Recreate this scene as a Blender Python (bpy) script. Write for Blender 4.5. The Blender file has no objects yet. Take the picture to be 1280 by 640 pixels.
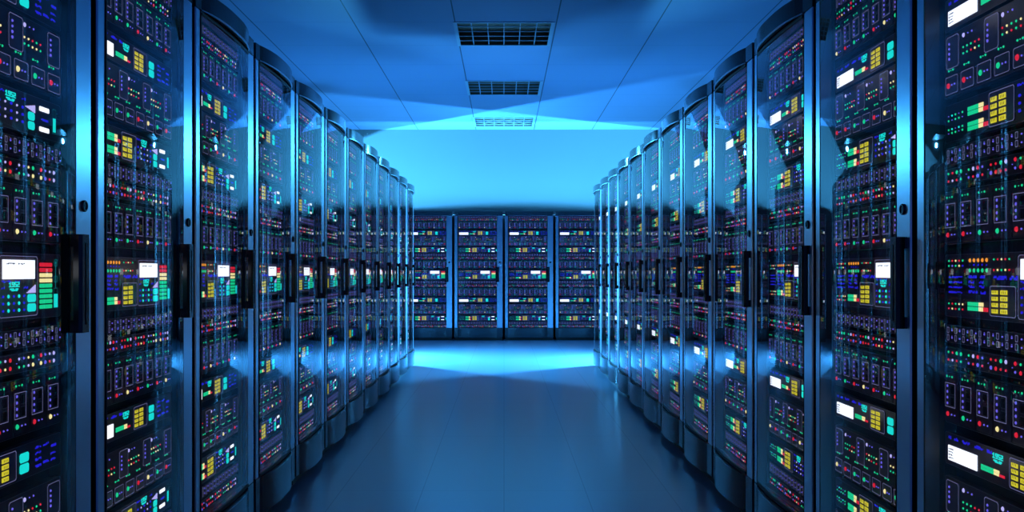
import bpy, math, random
from mathutils import Vector, Matrix
C = bpy.context.scene.collection
S = bpy.context.scene

# ------------------------------------------------------------------ materials
def base_mat(name):
    m = bpy.data.materials.new(name); m.use_nodes = True
    nt = m.node_tree; nt.nodes.clear()
    out = nt.nodes.new('ShaderNodeOutputMaterial')
    return m, nt, out

def pbr(name, col, rough=.5, metal=0., spec=.5, noise=0., nscale=40., bump=0.):
    m, nt, out = base_mat(name)
    b = nt.nodes.new('ShaderNodeBsdfPrincipled')
    b.inputs['Base Color'].default_value = (*col, 1)
    b.inputs['Roughness'].default_value = rough
    b.inputs['Metallic'].default_value = metal
    b.inputs['Specular IOR Level'].default_value = spec
    if noise or bump:
        tc = nt.nodes.new('ShaderNodeTexCoord')
        n = nt.nodes.new('ShaderNodeTexNoise'); n.inputs['Scale'].default_value = nscale
        n.inputs['Detail'].default_value = 4
        nt.links.new(tc.outputs['Object'], n.inputs['Vector'])
        if noise:
            mr = nt.nodes.new('ShaderNodeMapRange')
            mr.inputs['To Min'].default_value = rough - noise
            mr.inputs['To Max'].default_value = rough + noise
            nt.links.new(n.outputs['Fac'], mr.inputs['Value'])
            nt.links.new(mr.outputs['Result'], b.inputs['Roughness'])
        if bump:
            bp = nt.nodes.new('ShaderNodeBump'); bp.inputs['Strength'].default_value = bump
            bp.inputs['Distance'].default_value = .001
            nt.links.new(n.outputs['Fac'], bp.inputs['Height'])
            nt.links.new(bp.outputs['Normal'], b.inputs['Normal'])
    nt.links.new(b.outputs[0], out.inputs[0])
    return m

def glow(name, col, s=1.):
    m, nt, out = base_mat(name)
    b = nt.nodes.new('ShaderNodeBsdfPrincipled')
    b.inputs['Base Color'].default_value = (col[0]*.3, col[1]*.3, col[2]*.3, 1)
    b.inputs['Roughness'].default_value = .5
    b.inputs['Emission Color'].default_value = (*col, 1)
    b.inputs['Emission Strength'].default_value = s
    nt.links.new(b.outputs[0], out.inputs[0])
    m.cycles.emission_sampling = 'NONE'
    return m

def glass_mat():
    m, nt, out = base_mat('door_glass')
    t = nt.nodes.new('ShaderNodeBsdfTransparent'); t.inputs[0].default_value = (.80, .89, .97, 1)
    g = nt.nodes.new('ShaderNodeBsdfGlossy'); g.inputs['Roughness'].default_value = .012
    g.inputs['Color'].default_value = (1, 1, 1, 1)
    f = nt.nodes.new('ShaderNodeFresnel'); f.inputs['IOR'].default_value = 1.36
    mx = nt.nodes.new('ShaderNodeMixShader')
    nt.links.new(f.outputs[0], mx.inputs[0]); nt.links.new(t.outputs[0], mx.inputs[1])
    nt.links.new(g.outputs[0], mx.inputs[2]); nt.links.new(mx.outputs[0], out.inputs[0])
    return m

def line_mask(nt, lines_x, px, py, ox, oy, w):
    """joint lines between panels, from object coordinates"""
    tc = nt.nodes.new('ShaderNodeTexCoord'); sp = nt.nodes.new('ShaderNodeSeparateXYZ')
    nt.links.new(tc.outputs['Object'], sp.inputs[0])
    def mth(op, a, b=None):
        n = nt.nodes.new('ShaderNodeMath'); n.operation = op
        for i, v in enumerate((a, b)):
            if v is None: continue
            if isinstance(v, (int, float)): n.inputs[i].default_value = v
            else: nt.links.new(v, n.inputs[i])
        return n.outputs[0]
    def lines(c, p, o, ww):
        s = mth('DIVIDE', mth('SUBTRACT', c, o), p)
        fr = mth('ABSOLUTE', mth('SUBTRACT', s, mth('ROUND', s)))
        return mth('LESS_THAN', fr, ww / p)
    lx = lines(sp.outputs[0], px, ox, w)
    ly = lines(sp.outputs[1], py, oy, w)
    return lx, ly, mth

def tiled(name, col, dark, px, py, ox, oy, w, rough, spec, yamt=1., metal=0., coat=0.):
    m, nt, out = base_mat(name)
    b = nt.nodes.new('ShaderNodeBsdfPrincipled')
    lx, ly, mth = line_mask(nt, None, px, py, ox, oy, w)
    fac = mth('MAXIMUM', lx, mth('MULTIPLY', ly, yamt))
    mix = nt.nodes.new('ShaderNodeMix'); mix.data_type = 'RGBA'
    mix.inputs[6].default_value = (*col, 1); mix.inputs[7].default_value = (*dark, 1)
    nt.links.new(fac, mix.inputs[0]); nt.links.new(mix.outputs[2], b.inputs['Base Color'])
    b.inputs['Roughness'].default_value = rough
    b.inputs['Specular IOR Level'].default_value = spec
    b.inputs['Metallic'].default_value = metal
    nt.links.new(b.outputs[0], out.inputs[0])
    return m

def brushed(name, col, rough, metal, aniso):
    m = pbr(name, col, rough, metal, noise=.012, nscale=60); nt = m.node_tree
    b = [n for n in nt.nodes if n.type == 'BSDF_PRINCIPLED'][0]
    vt = nt.nodes.new('ShaderNodeVectorTransform'); vt.vector_type = 'VECTOR'
    vt.convert_from = 'OBJECT'; vt.convert_to = 'WORLD'; vt.inputs[0].default_value = (1, 0, 0)
    b.inputs['Anisotropic'].default_value = aniso
    nt.links.new(vt.outputs[0], b.inputs['Tangent'])
    return m

M = {
 'wall': pbr('painted_wall', (.062, .064, .066), .6, spec=.3, bump=.05, nscale=200),
 'sidewall': pbr('dark_grey_wall', (.10, .11, .12), .7),
 'ceiling': tiled('ceiling_panels', (.18, .225, .35), (.035, .045, .075), .96, .94, .497, 9.22, .006, .55, .18, .25),
 'floor': tiled('raised_floor_tiles', (.28, .35, .46), (.23, .29, .38), .4, 1.6, 0., 4.79, .0025, .25, .8, 1.),
 'case': pbr('black_steel', (.012, .013, .016), .35, .3, noise=.06),
 'strip': brushed('vertically_brushed_metal', (.66, .75, .86), .29, .97, .40),
 'base': pbr('gloss_charcoal', (.05, .056, .065), .17, .35, noise=.03),
 'rubber': pbr('black_rubber', (.006, .006, .008), .6),
 'handle': pbr('black_gloss_plastic', (.008, .008, .010), .18),
 'lock': pbr('dark_steel', (.05, .055, .06), .3, .9),
 'glass': glass_mat(),
 'face': pbr('violet_grey_faceplate', (.085, .052, .085), .45, .1),
 'face2': pbr('dark_plum_faceplate', (.065, .040, .065), .45, .1),
 'line': glow('luminous_outline', (.46, .42, .82), .42),
 'grey': pbr('grey_mark', (.45, .42, .50), .5),
 'smoke': pbr('smoked_panel', (.19, .145, .22), .35, .1),
 'dark': pbr('socket_black', (.004, .004, .005), .6),
 'vent': pbr('vent_cavity', (.16, .085, .045), .8),
 'slat': pbr('vent_slat', (.22, .28, .36), .5, .2),
 'red': glow('red_light', (1, .02, .05), .85),
 'green': glow('green_light', (.01, .70, .28), 1.),
 'yellow': glow('warm_light', (1, .78, .32), 1.2),
 'amber': glow('amber_light', (1, .32, .03), 1.1),
 'violet': glow('violet_light', (.20, .15, .95), .85),
 'blue': glow('blue_light', (.025, .015, .85), .8),
 'cyan': glow('cyan_light', (.01, .85, .72), 1.),
 'lav': glow('lavender_light', (.62, .52, 1), 1.),
 'white': glow('white_display', (1, .97, 1), 1.5),
 'label': glow('yellow_key', (.85, .68, .03), .95),
 'teal': glow('teal_outline', (.01, .30, .32), .6),
}

# ------------------------------------------------------------------ mesh builder
class MB:
    def __init__(s): s.v = []; s.f = []; s.m = []; s.mats = []; s.sm = []
    def mi(s, name):
        if name not in s.mats: s.mats.append(name)
        return s.mats.index(name)
    def face(s, pts, mat, smooth=False):
        b = len(s.v); s.v += [tuple(p) for p in pts]; s.f.append(tuple(range(b, b+len(pts))))
        s.m.append(s.mi(mat)); s.sm.append(smooth)
    def box(s, x0, x1, y0, y1, z0, z1, mat, faces='all'):
        b = len(s.v); k = s.mi(mat)
        s.v += [(x, y, z) for x in (x0, x1) for y in (y0, y1) for z in (z0, z1)]
        q = {'-x': (0, 1, 3, 2), '+x': (4, 6, 7, 5), '-y': (0, 4, 5, 1), '+y': (2, 3, 7, 6), '-z': (0, 2, 6, 4), '+z': (1, 5, 7, 3)}
        for kk, f in q.items():
            if faces == 'all' or kk in faces:
                s.f.append(tuple(b+i for i in f)); s.m.append(k); s.sm.append(False)
    def rect(s, x0, x1, z0, z1, mat, y=0., t=.0012):
        """thin raised plate on the front (towards -y)"""
        s.box(x0, x1, y-t, y, z0, z1, mat, ('-x', '+x', '-y', '-z', '+z'))
    def dot(s, x, z, r, mat, y=0., t=.0018, n=8):
        b = len(s.v); k = s.mi(mat)
        a = [(math.cos(2*math.pi*(i+.5)/n), math.sin(2*math.pi*(i+.5)/n)) for i in range(n)]
        s.v += [(x+r*c, y, z+r*d) for c, d in a] + [(x+r*.75*c, y-t, z+r*.75*d) for c, d in a]
        for i in range(n):
            j = (i+1) % n
            s.f.append((b+i, b+j, b+n+j, b+n+i)); s.m.append(k); s.sm.append(True)
        s.f.append(tuple(b+n+i for i in range(n))); s.m.append(k); s.sm.append(False)
    def outline(s, x0, x1, z0, z1, mat, w=.0012, y=0., t=.0009, c=.0):
        """rounded (chamfered) outline"""
        P = [(x0+c, z0), (x1-c, z0), (x1, z0+c), (x1, z1-c), (x1-c, z1), (x0+c, z1), (x0, z1-c), (x0, z0+c)] if c else [(x0, z0), (x1, z0), (x1, z1), (x0, z1)]
        xm, zm = (x0+x1)/2, (z0+z1)/2
        hx, hz = (x1-x0)/2, (z1-z0)/2
        Q = [(xm+(px-xm)*(1-w/hx), zm+(pz-zm)*(1-w/hz)) for px, pz in P]
        n = len(P)
        for i in range(n):
            j = (i+1) % n
            s.face([(P[i][0], y-t, P[i][1]), (P[j][0], y-t, P[j][1]), (Q[j][0], y-t, Q[j][1]), (Q[i][0], y-t, Q[i][1])], mat)
    def poly(s, pts, mat, y=0., t=.001):
        n = len(pts)
        s.face([(x, y-t, z) for x, z in pts], mat)
        for i in range(n):
            j = (i+1) % n
            s.face([(pts[i][0], y, pts[i][1]), (pts[j][0], y, pts[j][1]), (pts[j][0], y-t, pts[j][1]), (pts[i][0], y-t, pts[i][1])], mat)
    def rrect(s, x0, x1, z0, z1, mat, c, y=0., t=.0012):
        s.poly([(x0+c, z0), (x1-c, z0), (x1, z0+c), (x1, z1-c), (x1-c, z1), (x0+c, z1), (x0, z1-c), (x0, z0+c)], mat, y, t)
    def extrude(s, prof, z0, z1, mat, caps=True, smooth=False, topmat=None):
        n = len(prof)
        for i in range(n):
            j = (i+1) % n
            (xa, ya), (xb, yb) = prof[i], prof[j]
            s.face([(xa, ya, z0), (xb, yb, z0), (xb, yb, z1), (xa, ya, z1)], mat, False)
        if caps:
            s.face([(x, y, z1) for x, y in prof], topmat or mat)
            s.face([(x, y, z0) for x, y in reversed(prof)], mat)
    def mesh(s, name, bevel=0):
        me = bpy.data.meshes.new(name); me.from_pydata(s.v, [], s.f)
        for n in s.mats: me.materials.append(M[n])
        me.polygons.foreach_set('material_index', s.m)
        me.polygons.foreach_set('use_smooth', s.sm)
        me.validate(); me.update()
        return me
    def build(s, name, parent=None, loc=(0, 0, 0)):
        return link(name, s.mesh(name), parent, loc)

def link(name, me, parent=None, loc=(0, 0, 0)):
    o = bpy.data.objects.new(name, me); C.objects.link(o)
    o.location = loc
    if parent: o.parent = parent
    return o

def tag(o, label=None, cat=None, group=None, kind=None):
    if label: o['label'] = label
    if cat: o['category'] = cat
    if group: o['group'] = group
    if kind: o['kind'] = kind
    return o

# ------------------------------------------------------------------ scene constants (metres)
XF = 1.045          # strip plane of both rows, from the corridor's middle
PITCH = .8
CEIL = 3.44
WALLY = 16.14
FARY = 15.43
HALF = .3815        # half rack width
U = lambda u: u - HALF
DEPTH = .66
BOW = .034
UB0, UB1 = .050, .671
def bow(u):
    if u <= UB0 or u >= UB1: return 0.
    t = (u-UB0)/(UB1-UB0)
    return BOW*(1-abs(2*t-1)**2.6)
def bow_pts(u0, u1, n, off=0., f=bow):
    return [(U(u0+(u1-u0)*i/n), -f(u0+(u1-u0)*i/n)-off) for i in range(n+1)]
def gbow(u):
    t = (u-UB0)/(UB1-UB0)
    return .002+.011*4*t*(1-t)

# ------------------------------------------------------------------ rack units
PX0, PX1 = .055, .695
PW = PX1-PX0
PY = .048           # faceplates sit 30 mm behind the strips
rnd = random.Random(7)

def chassis(h, mat='face', gap=.0):
    b = MB(); c = .004
    pts = [(c, 0), (PW-c, 0), (PW, c), (PW, h-c), (PW-c, h), (c, h), (0, h-c), (0, c)]
    b.poly(pts, mat, .012, .012)
    b.box(.006, PW-.006, .012, .50, .003, h-.003, 'case', ('-x', '+x', '+z', '-z', '+y'))
    b.outline(.0006, PW-.0006, .0006, h-.0006, 'grey', .0006, 0, .0002, c)
    return b

GLY = {'1': ['010', '110', '010', '010', '111'], '9': ['111', '101', '111', '001', '111'], '5': ['111', '100', '111', '001', '111'],
       '2': ['111', '001', '111', '100', '111']}
def digits(b, txt, x0, x1, z0, z1, mat, y=0.):
    n = len(txt); cw = (x1-x0)/n; pw = cw*.82/3; ph = (z1-z0)/5
    for i, ch in enumerate(txt):
        for r, row in enumerate(GLY[ch]):
            c = 0
            while c < 3:
                if row[c] == '1':
                    e = c
                    while e+1 < 3 and row[e+1] == '1': e += 1
                    b.rect(x0+i*cw+c*pw, x0+i*cw+(e+1)*pw, z1-(r+1)*ph, z1-r*ph*1.0, mat, y, .0008)
                    c = e+1
                else: c += 1

def squiggle(b, x0, x1, z0, z1, mat, r, y=0.):
    """a run of tiny illegible backlit marks"""
    x = x0
    while x < x1-.001:
        w = r.uniform(.002, .006)
        k = r.random()
        za = z0 if k < .75 else z0+(z1-z0)*.4
        zb = z1 if r.random() < .7 else z0+(z1-z0)*.6
        b.rect(x, min(x+w, x1), za, zb, mat, y, .0006)
        x += w+r.uniform(.0008, .002)

def make_patch(h):
    b = chassis(h, 'face2')
    p = PW/16
    for i in range(16):
        cx = p*(i+.5)-.003
        for cz in (h*.29, h*.71):
            b.outline(cx-.0055, cx+.0055, cz-h*.17, cz+h*.17, 'line', .0013, 0, .001, .0015)
            b.rect(cx-.0035, cx+.0035, cz-h*.12, cz+h*.12, 'smoke', 0, .0005)
            b.dot(cx+p*.5, cz, .0022, 'violet')
            if rnd.random() < .5: b.dot(cx+p*.5, cz+h*.09, .0010, 'violet')
    return b.mesh('patch_panel')

def make_lights(h):
    b = chassis(h, 'face2')
    cols = ['red', 'red', 'yellow', 'green', 'green', 'violet', 'lav', 'red']
    for g in range(6):
        for c in range(4):
            for r_ in range(2):
                x = PW*(.028+.163*g+.034*c)
                big = rnd.random() < .4
                k = rnd.choice(cols)
                b.dot(x, h*(.30+.42*r_), .0050 if big else .0032, k)
    for g in range(5):
        b.dot(PW*(.028+.163*g+.145), h*.5, .0012, 'violet')
    return b.mesh('light_panel')

BCW = PW/8
def make_blade(h, col):
    b = MB(); w = BCW; c = .0015
    b.rect(c, w-c, c, h-c, 'face', 0, .003)
    y = -.003
    b.rect(w*.04, w*.045+.0005, h*.02, h*.98, 'dark', y, .0003)
    b.outline(w*.10, w*.76, h*.30, h*.78, 'line', .0013, y, .001)
    b.rect(w*.13, w*.40, h*.32, h*.76, 'smoke', y, .0004)
    for i in range(4):
        b.dot(w*.24, h*(.37+.115*i), .0040, 'violet', y, .0016)
    for z in (.42, .65):
        b.rect(w*.46, w*.69, h*(z-.085), h*(z+.085), 'dark', y, .0006)
        b.outline(w*.455, w*.695, h*(z-.09), h*(z+.09), 'grey', .0008, y, .001)
        b.rect(w*.42, w*.46, h*(z-.02), h*(z+.03), 'dark', y, .0007)
    for x, r in ((.20, .0030), (.375, .0014), (.54, .0030)):
        b.dot(w*x, h*.905, r, 'green', y, .0012)
    b.dot(w*.26, h*.16, .0062, col, y, .0025, 10)
    b.dot(w*.52, h*.16, .0024, 'violet', y); b.dot(w*.72, h*.16, .0020, 'violet', y)
    return b.mesh('blade_server')

def make_button(col):
    w = BCW*.80; h = .043
    b = MB(); b.rrect(0, w, 0, h, 'smoke', .003, 0, .003); y = -.003
    b.outline(0, w, 0, h, 'line', .0011, y, .0003, .003)
    b.dot(w*.25, h*.5, .0072, col, y, .0025, 10)
    b.dot(w*.54, h*.5, .0024, 'violet', y); b.dot(w*.76, h*.5, .0024, 'violet', y)
    return b.mesh('square_button')

def make_drivebay(lit=True):
    w = PW*.10; h = .078
    b = MB(); b.rrect(0, w, 0, h, 'smoke', .005, 0, .003); y = -.003
    b.outline(0, w, 0, h, 'line', .0012, y, .0003, .005)
    for i in range(4):
        b.dot(w*.24, h*(.32+.155*i), .0033 if i > 1 else .0040, 'violet', y)
    return b.mesh('drive_bay')

def make_drive(h):
    b = chassis(h)
    r = random.Random(3)
    for g, x0 in enumerate((.15, .435, .72)):
        b.dot(PW*x0, h*.88, .0055, 'lav', 0, .002, 10)
        b.dot(PW*(x0+.035), h*.88, .0018, 'violet'); b.dot(PW*(x0+.065), h*.88, .0026, 'violet')
        for c in range(5):
            for q in range(2):
                k = r.choice(['red', 'green', 'red', 'yellow', 'green', 'red', 'yellow'])
                b.dot(PW*(x0+.03*c-.002), h*(.60+.095*q), .0029, k)
    for k in range(8):
        x = PW*(k+.25)/8
        for dx, rr in ((0, .0030), (.011, .0014), (.022, .0030)):
            b.dot(x+dx, h*.42, rr, 'green')
    return b.mesh('drive_server')

def make_keypad(w, h, pad=.2):
    b = MB(); b.rrect(0, w, 0, h, 'smoke', .004, 0, .002); y = -.002
    b.outline(0, w, 0, h, 'line', .0013, y, .0004, .004)
    r = random.Random(5)
    for i in range(4):
        z = h*(.10+.205*i); kh = h*.145
        b.rect(w*.08, w*.32, z, z+kh*.92, 'label', y, .0012)
        b.rect(w*.42, w*.68, z, z+kh, 'label', y, .0012)
        # dark strokes of the tiny lettering on the keys
        for kx in (.13, .19, .25): b.rect(w*kx, w*(kx+.012), z+kh*.35, z+kh*.92, 'face', y-.0012, .0003)
        for kx in (.49, .55, .61): b.rect(w*kx, w*(kx+.012), z+kh*.2, z+kh*.75, 'face', y-.0012, .0003)
    return b.mesh('keypad')

def make_level(w, h):
    """two horizontal bars of segments: green, then cream, then red"""
    b = MB(); n = 8
    for row, k in ((0, n+1), (1, n-1)):
        z = h*(.02+.50*row)
        for i in range(k):
            x = w*i/(n+1.)
            col = 'green' if i < 5 else ('yellow' if i < 7 else 'red')
            b.rect(x, x+w/(n+1.)*.92, z, z+h*.42, col, 0, .0015)
    return b.mesh('level_meter')

def make_screen(w, h, side):
    b = MB(); b.rect(0, w, 0, h, 'white', 0, .002); y = -.002
    r = random.Random(11)
    if side:
        for i in range(4):
            squiggle(b, w*.03, w*.20, h*(.14+.2*i), h*(.22+.2*i), 'grey', r, y)
    else:
        squiggle(b, w*.10, w*.36, h*.76, h*.84, 'grey', r, y)
        squiggle(b, w*.46, w*.66, h*.76, h*.84, 'grey', r, y)
    return b.mesh('display')

def make_digits(w, h):
    b = MB(); digits(b, '1952', 0, w, h*.42, h, 'cyan')
    r = random.Random(2); squiggle(b, w*.08, w*.85, 0, h*.30, 'cyan', r)
    return b.mesh('digit_readout')

def make_pads(w, h):
    b = MB(); b.rrect(0, w, 0, h*.46, 'cyan', .004, 0, .002); b.rrect(0, w, h*.54, h, 'cyan', .004, 0, .002)
    return b.mesh('cyan_button')

def make_display_server(h):
    b = chassis(h); r = random.Random(21)
    for x0, x1 in ((.03, .05), (.075, .11), (.14, .20), (.235, .30), (.325, .36)):
        squiggle(b, PW*x0, PW*x1, h*.80, h*.90, 'blue', r)
    pts = [(.80, .78), (.80, .60), (.80, .42), (.86, .78), (.92, .66), (.92, .42), (.86, .26), (.80, .22), (.92, .24)]
    for x, z in pts: squiggle(b, PW*x, PW*(x+.045), h*(z-.035), h*(z+.045), 'blue', r)
    return b.mesh('display_server')

def make_control_server(h):
    b = chassis(h); r = random.Random(22)
    for c in range(5):
        for q, z in enumerate((.24, .34, .58, .70)):
            if (c+q) % 3: b.dot(PW*(.03+.028*c), h*z, .0028, 'cyan' if (c*q) % 2 else 'green')
            else: b.dot(PW*(.03+.028*c), h*z, .0014, 'violet')
    x0 = .53
    squiggle(b, PW*x0, PW*(x0+.05), h*.84, h*.90, 'blue', r)
    squiggle(b, PW*.70, PW*.73, h*.80, h*.87, 'blue', r)
    for q in range(3):
        z = h*(.26+.18*q)
        for c, m in enumerate(('blue', 'lav', 'blue', 'lav', 'blue')):
            x = PW*(.545+.040*c)
            if m == 'blue': b.rrect(x-.005, x+.005, z-.003, z+.003, 'blue', .002)
            else: b.dot(x, z, .0030, 'lav')
    # volume wedge
    for i in range(6):
        x = PW*(.725+.0125*i)
        b.rect(x, x+PW*.009, h*(.66-.017*i), h*(.66+.017*i+.02), 'lav')
    for z in (.74, .22):
        b.rrect(PW*.83, PW*.905, h*z-.0055, h*z+.0055, 'white', .002)
    squiggle(b, PW*.84, PW*.90, h*.44, h*.50, 'blue', r)
    b.outline(PW*.935, PW*.962, h*.20, h*.84, 'teal', .0010, 0, .0008)
    b.rect(PW*.939, PW*.958, h*.24, h*.60, 'cyan')
    for q in range(3): b.rect(PW*.968, PW*.99, h*(.56+.08*q), h*(.60+.08*q), 'dark')
    return b.mesh('control_server')

def make_manager(h):
    b = chassis(h); r = random.Random(23)
    for c in range(5):
        x = PW*(.032+.028*c)
        b.dot(x, h*.895, .0028, ('green', 'red', 'yellow', 'red', 'green')[c])
        b.dot(x, h*.815, .0028, ('green', 'violet', 'green', 'yellow', 'blue')[c])
        b.dot(x, h*.21, .0026, ('green', 'red', 'green', 'yellow', 'yellow')[c])
        b.dot(x, h*.13, .0026, ('red', 'yellow', 'red', 'green', 'red')[c])
        x = PW*(.200+.031*c)
        b.dot(x, h*.895, .0050, 'amber', 0, .002); b.dot(x, h*.74, .0050, 'green', 0, .002)
        squiggle(b, x-.004, x+.003, h*.81, h*.84, 'blue', r)
        x = PW*(.375+.026*c)
        b.dot(x, h*.90, .0024, ('green', 'red', 'yellow', 'red', 'green')[c])
        b.dot(x, h*.745, .0026, ('red', 'yellow', 'green', 'yellow', 'red')[c])
    for q in range(4):
        squiggle(b, PW*.03, PW*.14, h*(.38+.08*q), h*(.41+.08*q), 'blue', r)
    for (xa, xb, z) in ((.19, .25, .62), (.275, .31, .62), (.19, .23, .54), (.27, .30, .54), (.19, .235, .47), (.27, .305, .47), (.19, .26, .39), (.28, .32, .38)):
        squiggle(b, PW*xa, PW*xb, h*z, h*(z+.045), 'blue', r)
    squiggle(b, PW*.37, PW*.46, h*.60, h*.66, 'blue', r); squiggle(b, PW*.48, PW*.54, h*.60, h*.66, 'blue', r)
    return b.mesh('management_server')

def make_console(w, h):
    """outlined console face with rows of cyan dots; x across, its own size"""
    b = MB(); b.rrect(0, w, 0, h, 'smoke', .005, 0, .002); y = -.002
    b.outline(0, w, 0, h, 'line', .0012, y, .0004, .005); r = random.Random(24)
    squiggle(b, w*.06, w*.30, h*.56, h*.60, 'blue', r, y); squiggle(b, w*.40, w*.52, h*.56, h*.60, 'blue', r, y)
    squiggle(b, w*.05, w*.14, h*.46, h*.50, 'blue', r, y); squiggle(b, w*.62, w*.74, h*.46, h*.50, 'blue', r, y)
    for q in range(3):
        z = h*(.11+.115*q)
        for c, m in enumerate(('blue', 'cyan', 'blue', 'cyan', 'blue')):
            x = w*(.09+.135*c)
            if m == 'blue': b.rrect(x-.004, x+.004, z-.0028, z+.0028, 'blue', .002, y)
            else: b.dot(x, z, .0044, 'cyan', y, .002)
    for i in range(7):
        x = w*(.70+.036*i)
        b.rect(x, x+w*.026, h*.385, h*(.40+.020*i), 'lav', y, .001)
    return b.mesh('console_panel')

def make_bars(w, h):
    b = MB(); n = 9
    for i in range(n):
        c = 'green' if i < 5 else ('yellow' if i < 7 else 'red')
        z = h*i/n
        b.rrect(0, w, z, z+h/n*.74, c, .0018, 0, .002)
    return b.mesh('bar_meter')

def make_slider(w, h):
    b = MB()
    b.outline(0, w, 0, h*.40, 'teal', .0010, 0, .0008); b.rect(w*.1, w*.9, h*.01, h*.28, 'cyan', 0, .0015)
    b.outline(w*.1, w*.9, h*.84, h*.98, 'teal', .0015, 0, .0008, .003)
    b.rect(w*.4, w*.6, h*.88, h*.94, 'teal')
    b.rect(w*.46, w*.54, h*.40, h*.86, 'teal', 0, .0005)
    b.outline(w*.1, w*.9, h*.52, h*.64, 'teal', .0015, 0, .0008)
    return b.mesh('slider')

# ------------------------------------------------------------------ the rack
CAPZ = 1.975; TOP = 2.04; DOOR0 = .200
def mesh_cabinet(far=False):
    b = MB(); top = 1.974 if far else TOP-.012; x0, x1 = U(0), U(.763)
    b.box(x0, x0+.02, .004, DEPTH, .045, top, 'case')
    b.box(x1-.02, x1, .004, DEPTH, .045, top, 'case')
    b.box(x0+.02, x1-.02, DEPTH-.02, DEPTH, .045, top, 'case')
    b.box(x0+.02, x1-.02, .03, DEPTH-.02, .045, .20, 'case')
    if not far: b.box(x0+.02, x1-.02, .03, DEPTH-.02, 1.976, top, 'case')
    b.box(x0+.02, U(PX0)-.0015, .0465, .07, .20, 1.976, 'case')
    b.box(U(PX1)+.0015, x1-.02, .0465, .07, .20, 1.976, 'case')
    b.box(U(PX0), U(PX1), .075, .09, .20, 1.976, 'dark')
    return b.mesh('cabinet')
def mesh_cap(far=False):
    yb = .045 if far else .10  # far cap made an open tray so its front trims the added light
    b = MB(); prof = [(U(0), 0)] + bow_pts(UB0, UB1, 24, .004) + [(U(.763), 0), (U(.763), yb), (U(0), yb)]
    b.extrude(prof, CAPZ, TOP, 'base', topmat='rubber')
    b.box(U(0), U(.763), yb, DEPTH, CAPZ+.001 if far else TOP-.012, CAPZ+.007 if far else TOP, 'rubber')
    # thin bright bead under the cap
    n = 24; p = bow_pts(UB0, UB1, n, .006); q = bow_pts(UB0, UB1, n, .001)
    for i in range(n):
        b.face([(*p[i], CAPZ-.003), (*p[i+1], CAPZ-.003), (*p[i+1], CAPZ+.001), (*p[i], CAPZ+.001)], 'strip')
        b.face([(*q[i], CAPZ-.003), (*q[i+1], CAPZ-.003), (*p[i+1], CAPZ-.003), (*p[i], CAPZ-.003)], 'strip')
    return b.mesh('top_cap')
def mesh_base():
    b = MB(); prof = [(U(0), 0)] + bow_pts(UB0, UB1, 24, .004) + [(U(.763), 0), (U(.763), .03), (U(0), .03)]
    b.extrude(prof, .045, DOOR0-.003, 'base')
    return b.mesh('base_panel')
def mesh_plinth():
    b = MB(); b.box(U(.01), U(.753), .02, DEPTH-.01, 0, .045, 'rubber')
    return b.mesh('plinth')
def mesh_door():
    b = MB(); z0, z1 = DOOR0, CAPZ-.003
    def strip(u0, u1):   # folded metal strip with chamfered edges
        c = .004
        prof = [(U(u0), .02), (U(u0), c), (U(u0)+c, 0), (U(u1)-c, 0), (U(u1), c), (U(u1), .02)]
        b.extrude(prof, z0, z1, 'strip')
    strip(0, .048); strip(.672, .763)
    # black edge of the glazed leaf
    b.box(U(.0485), U(.0545), -.003, .034, z0, z1, 'rubber'); b.box(U(.669), U(.6718), -.001, .010, z0, z1, 'rubber')
    n = 24
    for za, zb in ((z0, z0+.012), (z1-.012, z1)):
        p = bow_pts(UB0+.006, UB1-.006, n, .0025, gbow); q = bow_pts(UB0+.006, UB1-.006, n, -.008, gbow)
        b.extrude(p+q[::-1], za, zb, 'rubber')
    return b.mesh('door')
def mesh_glass():
    b = MB(); n = 32; p = bow_pts(UB0+.008, UB1-.008, n, 0, gbow); z0, z1 = DOOR0+.012, CAPZ-.015
    return MBglass(p, z0, z1)
def MBglass(p, z0, z1):
    me = bpy.data.meshes.new('glass'); v = []; f = []
    for x, y in p: v += [(x, y, z0), (x, y, z1)]
    n = len(p)-1
    for i in range(n): f.append((2*i, 2*i+2, 2*i+3, 2*i+1))
    me.from_pydata(v, [], f); me.materials.append(M['glass'])
    me.polygons.foreach_set('use_smooth', [True]*n); me.update()
    return me
def mesh_handle():
    b = MB(); w = .050; h = .238; p = .030; c = .007
    prof = [(0, -.010), (0, -p+c), (c, -p), (w-c, -p), (w, -p+c), (w, -.010)]
    b.extrude(prof, 0, h, 'handle')
    for za in (0, h-.03): b.box(.006, w-.006, -.010, .001, za, za+.03, 'handle')
    b.box(w*.46, w*.54, -p-.0015, -p, .02, h-.02, 'rubber')
    return b.mesh('handle')
def mesh_lock():
    b = MB(); n = 24
    def ring(r, y): return [(r*math.cos(2*math.pi*i/n), y, r*math.sin(2*math.pi*i/n)) for i in range(n)]
    R = [ring(.0145, .001), ring(.0145, -.004), ring(.0125, -.006), ring(.010, -.006), ring(.009, -.003), ring(.001, -.003)]
    for a in range(len(R)-1):
        for i in range(n):
            j = (i+1) % n
            b.face([R[a][i], R[a][j], R[a+1][j], R[a+1][i]], 'lock' if a < 3 else 'handle')
    b.box(-.0012, .0012, -.0045, -.003, -.006, .006, 'lock')
    return b.mesh('lock')

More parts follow.
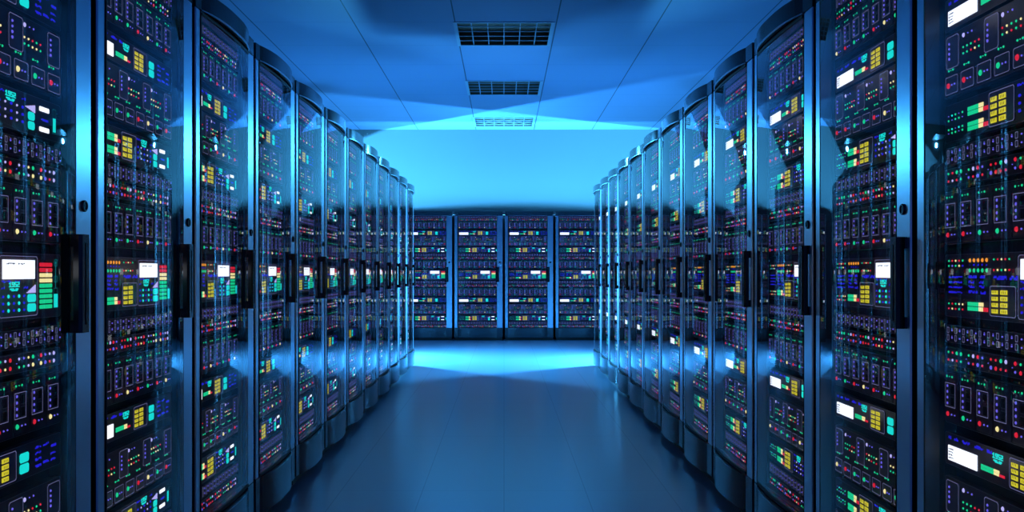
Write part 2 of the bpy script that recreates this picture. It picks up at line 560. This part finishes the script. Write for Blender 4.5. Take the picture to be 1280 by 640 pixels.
Me = dict(cabinet_far=mesh_cabinet(True), cap_far=mesh_cap(True), cabinet=mesh_cabinet(), cap=mesh_cap(), base=mesh_base(), plinth=mesh_plinth(), door=mesh_door(), glass=mesh_glass(),
          handle=mesh_handle(), lock=mesh_lock())
COL = {'R': 'red', 'G': 'green', 'Y': 'yellow'}
BH = .129
blade = {k: make_blade(BH-.006, v) for k, v in COL.items()}
bladeS = {k: make_blade(.120-.006, v) for k, v in COL.items()}
button = {k: make_button(v) for k, v in COL.items()}
UN = dict(P=make_patch(.043), L=make_lights(.044), PS=make_patch(.036), LS=make_lights(.037),
          D=make_display_server(.079), E=make_control_server(.092), M=make_manager(.152), R=make_drive(.154))
def blade_shell(h):
    b = chassis(h, 'case'); return b.mesh('blade_enclosure')
UN['B'] = blade_shell(BH); UN['BS'] = blade_shell(.120)
SUB = dict(bay=make_drivebay(), keyD=make_keypad(PW*.17, .079*.84), keyE=make_keypad(PW*.17, .092*.84), keyM=make_keypad(PW*.175, .068),
           lev=make_level(PW*.165, .0135), levE=make_level(PW*.150, .022), scrD=make_screen(PW*.225, .036, True), scrM=make_screen(PW*.225, .043, False),
           dig=make_digits(PW*.075, .021), padD=make_pads(PW*.062, .046), padE=make_pads(PW*.045, .040), padM=make_pads(PW*.058, .040),
           con=make_console(PW*.27, .137), bars=make_bars(PW*.095, .112), sli=make_slider(PW*.034, .120))

STACK = [ # kind, bottom z, light sequence
 ('PS', 1.935, None), ('LS', 1.893, None), ('BS', 1.766, 'YRGGRYGR'), ('D', 1.662, None), ('R', 1.500, 'RRGGRYGR'), ('E', 1.389, None),
 ('P', 1.333, None), ('L', 1.281, None), ('B', 1.140, 'RRGGRYGR'), ('M', .963, None), ('P', .899, None), ('L', .844, None),
 ('B', .702, 'RGRYRGRY'), ('D', .600, None), ('R', .417, 'YRGGRYGR'), ('E', .306, None), ('P', .2525, None), ('L', .2005, None)]
NAMES = {'P': 'patch_panel', 'L': 'light_panel', 'B': 'blade_enclosure', 'D': 'display_server', 'E': 'control_server', 'M': 'management_server', 'R': 'drive_server'}

def make_rack(handle_u, far=False):
    root = bpy.data.objects.new('server_rack', None); C.objects.link(root)
    link('cabinet', Me['cabinet_far' if far else 'cabinet'], root); link('plinth', Me['plinth'], root)
    link('base_panel', Me['base'], root); link('top_cap', Me['cap_far' if far else 'cap'], root)
    d = link('door', Me['door'], root)
    tag(link('glass_pane', Me['glass'], d), 'bowed clear glass')
    link('handle', Me['handle'], d, (U(handle_u), 0, .925)); link('lock', Me['lock'], d, (U(.7175), 0, 1.236))
    for kind, z, seq in STACK:
        k = kind[0]
        un = link(NAMES[k], UN[kind], root, (U(PX0), PY, z))
        if k == 'B':
            for i, c in enumerate(seq):
                bl = link('blade_server', (blade if kind == 'B' else bladeS)[c], un, (BCW*i, 0, .003))
        elif k == 'R':
            for x in (.02, .315, .60, .885): link('drive_bay', SUB['bay'], un, (PW*x, 0, .068))
            for i, c in enumerate(seq): link('square_button', button[c], un, (BCW*(i+.10), 0, .006))
        elif k == 'D':
            tag(link('display', SUB['scrD'], un, (PW*.03, 0, .012)), 'lit white screen')
            link('level_meter', SUB['lev'], un, (PW*.285, 0, .020)); link('digit_readout', SUB['dig'], un, (PW*.365, 0, .048))
            link('keypad', SUB['keyD'], un, (PW*.485, 0, .0065)); link('cyan_button', SUB['padD'], un, (PW*.685, 0, .014))
        elif k == 'E':
            for z2 in (.014, .050): link('level_meter', SUB['levE'], un, (PW*.185, 0, z2))
            link('keypad', SUB['keyE'], un, (PW*.345, 0, .0075)); link('digit_readout', SUB['dig'], un, (PW*.585, 0, .062))
            link('cyan_button', SUB['padE'], un, (PW*.745, 0, .012))
        elif k == 'M':
            link('keypad', SUB['keyM'], un, (PW*.352, 0, .010)); link('level_meter', SUB['levE'], un, (PW*.185, 0, .018))
            c = link('console_panel', SUB['con'], un, (PW*.54, 0, .008))
            tag(link('display', SUB['scrM'], un, (PW*.560, -.002, .093)), 'lit white screen')
            link('digit_readout', SUB['dig'], un, (PW*.605, -.002, .066))
            link('cyan_button', SUB['padM'], un, (PW*.735, -.002, .018))
            link('bar_meter', SUB['bars'], un, (PW*.832, 0, .022)); link('slider', SUB['sli'], un, (PW*.943, 0, .022))
    return root

def copy_tree(o, kids, parent=None):
    c = o.copy(); C.objects.link(c); c.parent = parent
    for ch in kids.get(o, ()): copy_tree(ch, kids, c)
    return c
def kid_map(root):
    km = {}
    for o in root.children_recursive: km.setdefault(o.parent, []).append(o)
    return km

bpy.context.view_layer.update()
ORD = ['first', 'second', 'third', 'fourth', 'fifth', 'sixth', 'seventh', 'eighth', 'ninth', 'tenth', 'eleventh', 'twelfth']
Z0 = 2.488-.4+.0005
for side, sx, rz, hu, extra in (('left', -1, math.pi/2, .636, 'white screen on its right half'), ('right', 1, -math.pi/2, .700, 'keypad side towards the camera')):
    proto = make_rack(hu); bpy.context.view_layer.update(); km = kid_map(proto)
    for k in range(12):
        r = proto if k == 0 else copy_tree(proto, km)
        r.location = (sx*XF, Z0+PITCH*k, 0); r.rotation_euler = (0, 0, rz)
        if k == 0: lab = 'nearest black server rack of the %s row, cut off by the picture edge' % side
        elif k == 11: lab = 'last server rack of the %s row, at the lit cross aisle' % side
        else: lab = '%s glass-doored server rack from the camera in the %s row' % (ORD[k], side)
        tag(r, lab, 'server rack', 'server racks in the %s row' % side)
proto = make_rack(.655, True); bpy.context.view_layer.update(); km = kid_map(proto)
FL = ['far server rack facing the camera, leftmost of four, half behind the left row',
      'far server rack facing the camera, second from the left of four',
      'far server rack facing the camera, second from the right of four',
      'far server rack facing the camera, rightmost of four, half behind the right row']
for k in range(4):
    r = proto if k == 0 else copy_tree(proto, km)
    r.location = (-1.2+PITCH*k-.003, FARY, 0)
    tag(r, FL[k], 'server rack', 'server racks across the end of the corridor')

# ------------------------------------------------------------------ room
X0, X1, Y0, Y1 = -6.0, 6.0, -1.5, WALLY
b = MB(); b.box(X0, X1, Y0, Y1+.1, -.1, 0, 'floor'); tag(b.build('floor'), kind='structure')
b = MB(); b.box(X0, X1, Y1, Y1+.1, 0, CEIL+.3, 'wall'); tag(b.build('wall_back'), kind='structure')
b = MB(); b.box(X0-.1, X0, 6.0, Y1+.1, 0, CEIL+.3, 'sidewall'); tag(b.build('wall_left'), kind='structure')
b = MB(); b.box(X1, X1+.1, 6.0, Y1+.1, 0, CEIL+.3, 'sidewall'); tag(b.build('wall_right'), kind='structure')
VY = [9.22, 12.04, 14.86]; VH = .475
b = MB()
xs = [X0, -VH, VH, X1]; ys = [Y0]
for v in VY: ys += [v+.0, v+.94]
ys.append(Y1+.1)
for i in range(3):
    for j in range(len(ys)-1):
        if i == 1 and j % 2 == 1: continue
        b.face([(xs[i], ys[j], CEIL), (xs[i], ys[j+1], CEIL), (xs[i+1], ys[j+1], CEIL), (xs[i+1], ys[j], CEIL)], 'ceiling')
b.box(X0, X1, Y0, Y1+.1, CEIL+.28, CEIL+.3, 'ceiling')
tag(b.build('ceiling'), kind='structure')

def vent(yc, label):
    r = bpy.data.objects.new('ceiling_vent', None); C.objects.link(r); r.location = (0, yc+.47, CEIL)
    w = .47; d = .14; n = MB()
    n.box(-w, -w+.004, -w, w, 0, d, 'vent'); n.box(w-.004, w, -w, w, 0, d, 'vent')
    n.box(-w, w, -w, -w+.004, 0, d, 'vent'); n.box(-w, w, w-.004, w, 0, d, 'vent'); n.box(-w, w, -w, w, d, d+.01, 'vent')
    n.build('vent_box', r)
    n = MB(); t = .022
    n.box(-w-.012, w+.012, -w-.012, -w+t, -.006, .002, 'slat'); n.box(-w-.012, w+.012, w-t, w+.012, -.006, .002, 'slat')
    n.box(-w-.012, -w+t, -w+t, w-t, -.006, .002, 'slat'); n.box(w-t, w+.012, -w+t, w-t, -.006, .002, 'slat')
    n.build('vent_frame', r)
    for k in range(1, 6):
        x = -w+2*w*k/6; n = MB(); n.box(x-.004, x+.004, -w+t, w-t, 0, .030, 'slat'); n.build('slat', r)
    for k in range(1, 5):
        y = -w+2*w*k/5; n = MB(); n.box(-w+t, w-t, y-.006, y+.006, .002, .010, 'slat'); n.build('slat', r)
    tag(r, label, 'vent', 'ceiling vents above the corridor')
vent(VY[0], 'largest dark ceiling vent, nearest to the camera')
vent(VY[1], 'middle dark ceiling vent between the nearest one and the wall')
vent(VY[2], 'small dark ceiling vent next to the bright back wall')

# ------------------------------------------------------------------ lights
def area(name, loc, direction, sx, sy, power, col):
    L = bpy.data.lights.new(name, 'AREA'); L.shape = 'RECTANGLE'; L.size = sx; L.size_y = sy
    L.energy = power; L.color = col
    o = bpy.data.objects.new(name, L); C.objects.link(o); o.location = loc
    o.rotation_euler = Vector(direction).to_track_quat('-Z', 'Y').to_euler()
    return o
# unseen strip light added in the far racks' open tops, for the ceiling band
SY = FARY+.045; SZ = CAPZ+.007
r = bpy.data.objects.new('added_strip_light', None); C.objects.link(r); r.location = (0, SY, SZ)
b = MB(); b.box(-1.55, 1.55, .001, .018, .001, .004, 'case'); b.box(-1.55, 1.55, .012, .018, .004, .008, 'case'); b.build('channel', r)
tag(r, 'thin unseen light strip added along the top of the far racks behind their front edge', 'light strip')
STRIP = area('added_strip_lamp', (0, SY+.0065, SZ+.006), (0, 0, 1), 3.1, .006, 200, (.07, .50, 1))
KEYC = (.06, .46, 1)
def flood(px, py, pz, qa, qb, D, power, label):
    """unseen flood lamp, added with two plates that trim its light"""
    P = Vector((px, py, pz)); A = Vector((*qa, CEIL)); B = Vector((*qb, CEIL))
    n = (B-A).cross(P-A).normalized()
    if n.dot(Vector((0, WALLY, 1.0))-P) < 0: n = -n
    r = bpy.data.objects.new('added_flood_light', None); C.objects.link(r); r.location = (px, py, 0)
    e1 = ((A+B)/2-P); e1 = (e1-n*e1.dot(n)).normalized(); e2 = n.cross(e1)
    b = MB(); o = Vector((0, 0, pz)); W = .75
    c = [o+e1*x+e2*y for x, y in ((-.15, -W), (.85, -W), (.85, W), (-.15, W))]
    d = [p-n*.006 for p in c]
    b.face(c, 'rubber'); b.face(d[::-1], 'rubber')
    for i in range(4): b.face([c[i], d[i], d[(i+1) % 4], c[(i+1) % 4]], 'rubber')
    b.build('light_trim_plate', r)  # plate added to cut the light along a line on the ceiling
    F = Vector((D[0], D[1], 0)).normalized(); G = Vector((-F.y, F.x, 0)); up = Vector((0, 0, 1))
    k0 = o+n*.014-up*.034
    c = [k0-F*.05-G*.42, k0+F*.75-G*.42+up*.074, k0+F*.75+G*.42+up*.074, k0-F*.05+G*.42]
    d = [p-up*.006 for p in c]; b = MB()
    b.face(c, 'rubber'); b.face(d[::-1], 'rubber')
    for i in range(4): b.face([c[i], d[i], d[(i+1) % 4], c[(i+1) % 4]], 'rubber')
    b.build('light_trim_plate', r)  # second added plate, keeps the light off floor and rack fronts
    Dn = Vector(D); Dn = (Dn-n*Dn.dot(n)).normalized(); ctr = o+n*.014
    zx = n.cross(-Dn)
    q = Matrix((zx, n, -Dn)).transposed().to_4x4(); q.translation = ctr
    b = MB(); b.box(-.10, .10, -.013, .014, .006, .06, 'case'); hs = b.build('lamp_housing', r); hs.matrix_local = q
    b = MB(); b.box(-.015, .015, -.015, .015, 0, pz-.14, 'case'); b.box(-.2, .2, -.2, .2, 0, .02, 'case'); b.build('stand', r)
    L = area('added_flood_lamp', P+n*.014, Dn, .18, .02, power, KEYC); L.rotation_euler = q.to_euler()
    tag(r, label, 'lamp')
flood(-3.3, 13.85, 2.0, (.03, 14.16), (2.4, 11.7), (.75, .45, .20), 1600, 'unseen flood light added in the cross aisle behind the left row')  # unseen lamps added to light the back wall and far ceiling
flood(3.3, 13.20, 2.0, (0, 14.5), (-2.1, 13.19), (-.75, .45, .20), 1600, 'unseen flood light added in the cross aisle behind the right row')

def downlight(px, py, pz, D, power, label, added_hood=False):
    r = bpy.data.objects.new('unseen_floor_lamp', None); C.objects.link(r); r.location = (px, py, 0)
    Dn = Vector(D).normalized(); q = Dn.to_track_quat('-Z', 'Y').to_matrix().to_4x4(); q.translation = Vector((0, 0, pz))
    b = MB(); lw = .07 if added_hood else .13; b.box(-lw, lw, -lw, lw, .004, .05, 'case'); hs = b.build('lamp_head', r); hs.matrix_local = q
    if added_hood:
        b = MB(); b.box(-.2, .2, -.60, .12, pz+.060, pz+.067, 'rubber'); b.box(-.02, .02, .05, .09, pz-.05, pz+.061, 'case'); b.build('added_hood', r)  # plate added over the lamp to keep its light off the ceiling
    sx = .1 if px > 0 else -.1
    b = MB(); b.box(sx-.012, sx+.012, -.012, .012, 0, pz+.02, 'case'); b.box(sx-.15, sx+.15, -.15, .15, 0, .02, 'case'); b.build('stand', r)
    area('down_lamp', (px, py, pz), Dn, (.05 if added_hood else .22), (.05 if added_hood else .22), power, KEYC)
    tag(r, label, 'lamp')
downlight(-2.30, 12.72, 2.68, (.5, -1, -.45), 58, 'tall lamp with an added light shield in the cross aisle behind the left row', True)
downlight(2.30, 12.32, 2.68, (-.5, -1, -.45), 58, 'tall lamp with an added light shield in the cross aisle behind the right row', True)
downlight(-2.00, 12.39, 1.0, (.9, -.75, -.9), 520, 'unseen low lamp added to light the cross aisle floor from behind the left row')  # low pair added out of view to brighten the aisle floor
downlight(2.00, 12.07, 1.0, (-.9, -.75, -.9), 520, 'unseen low lamp added to light the cross aisle floor from behind the right row')

w = bpy.data.worlds.new('room_glow'); S.world = w; w.use_nodes = True
bg = w.node_tree.nodes['Background']; bg.inputs[0].default_value = (.03, .145, .74, 1); bg.inputs[1].default_value = .34

# ------------------------------------------------------------------ camera
cam = bpy.data.cameras.new('camera'); co = bpy.data.objects.new('camera', cam); C.objects.link(co)
co.location = (0, 0, 1.07); co.rotation_euler = (math.pi/2, 0, 0)
cam.sensor_width = 36; cam.lens = 1219/1280*36; cam.shift_x = 10/1280; cam.shift_y = 21/1280
cam.clip_start = .05; cam.clip_end = 100
S.camera = co
S.view_settings.view_transform = 'Standard'; S.view_settings.look = 'None'
S.view_settings.exposure = 0; S.view_settings.gamma = 1; S.view_settings.use_curve_mapping = False
S.cycles.max_bounces = 8; S.cycles.transparent_max_bounces = 24
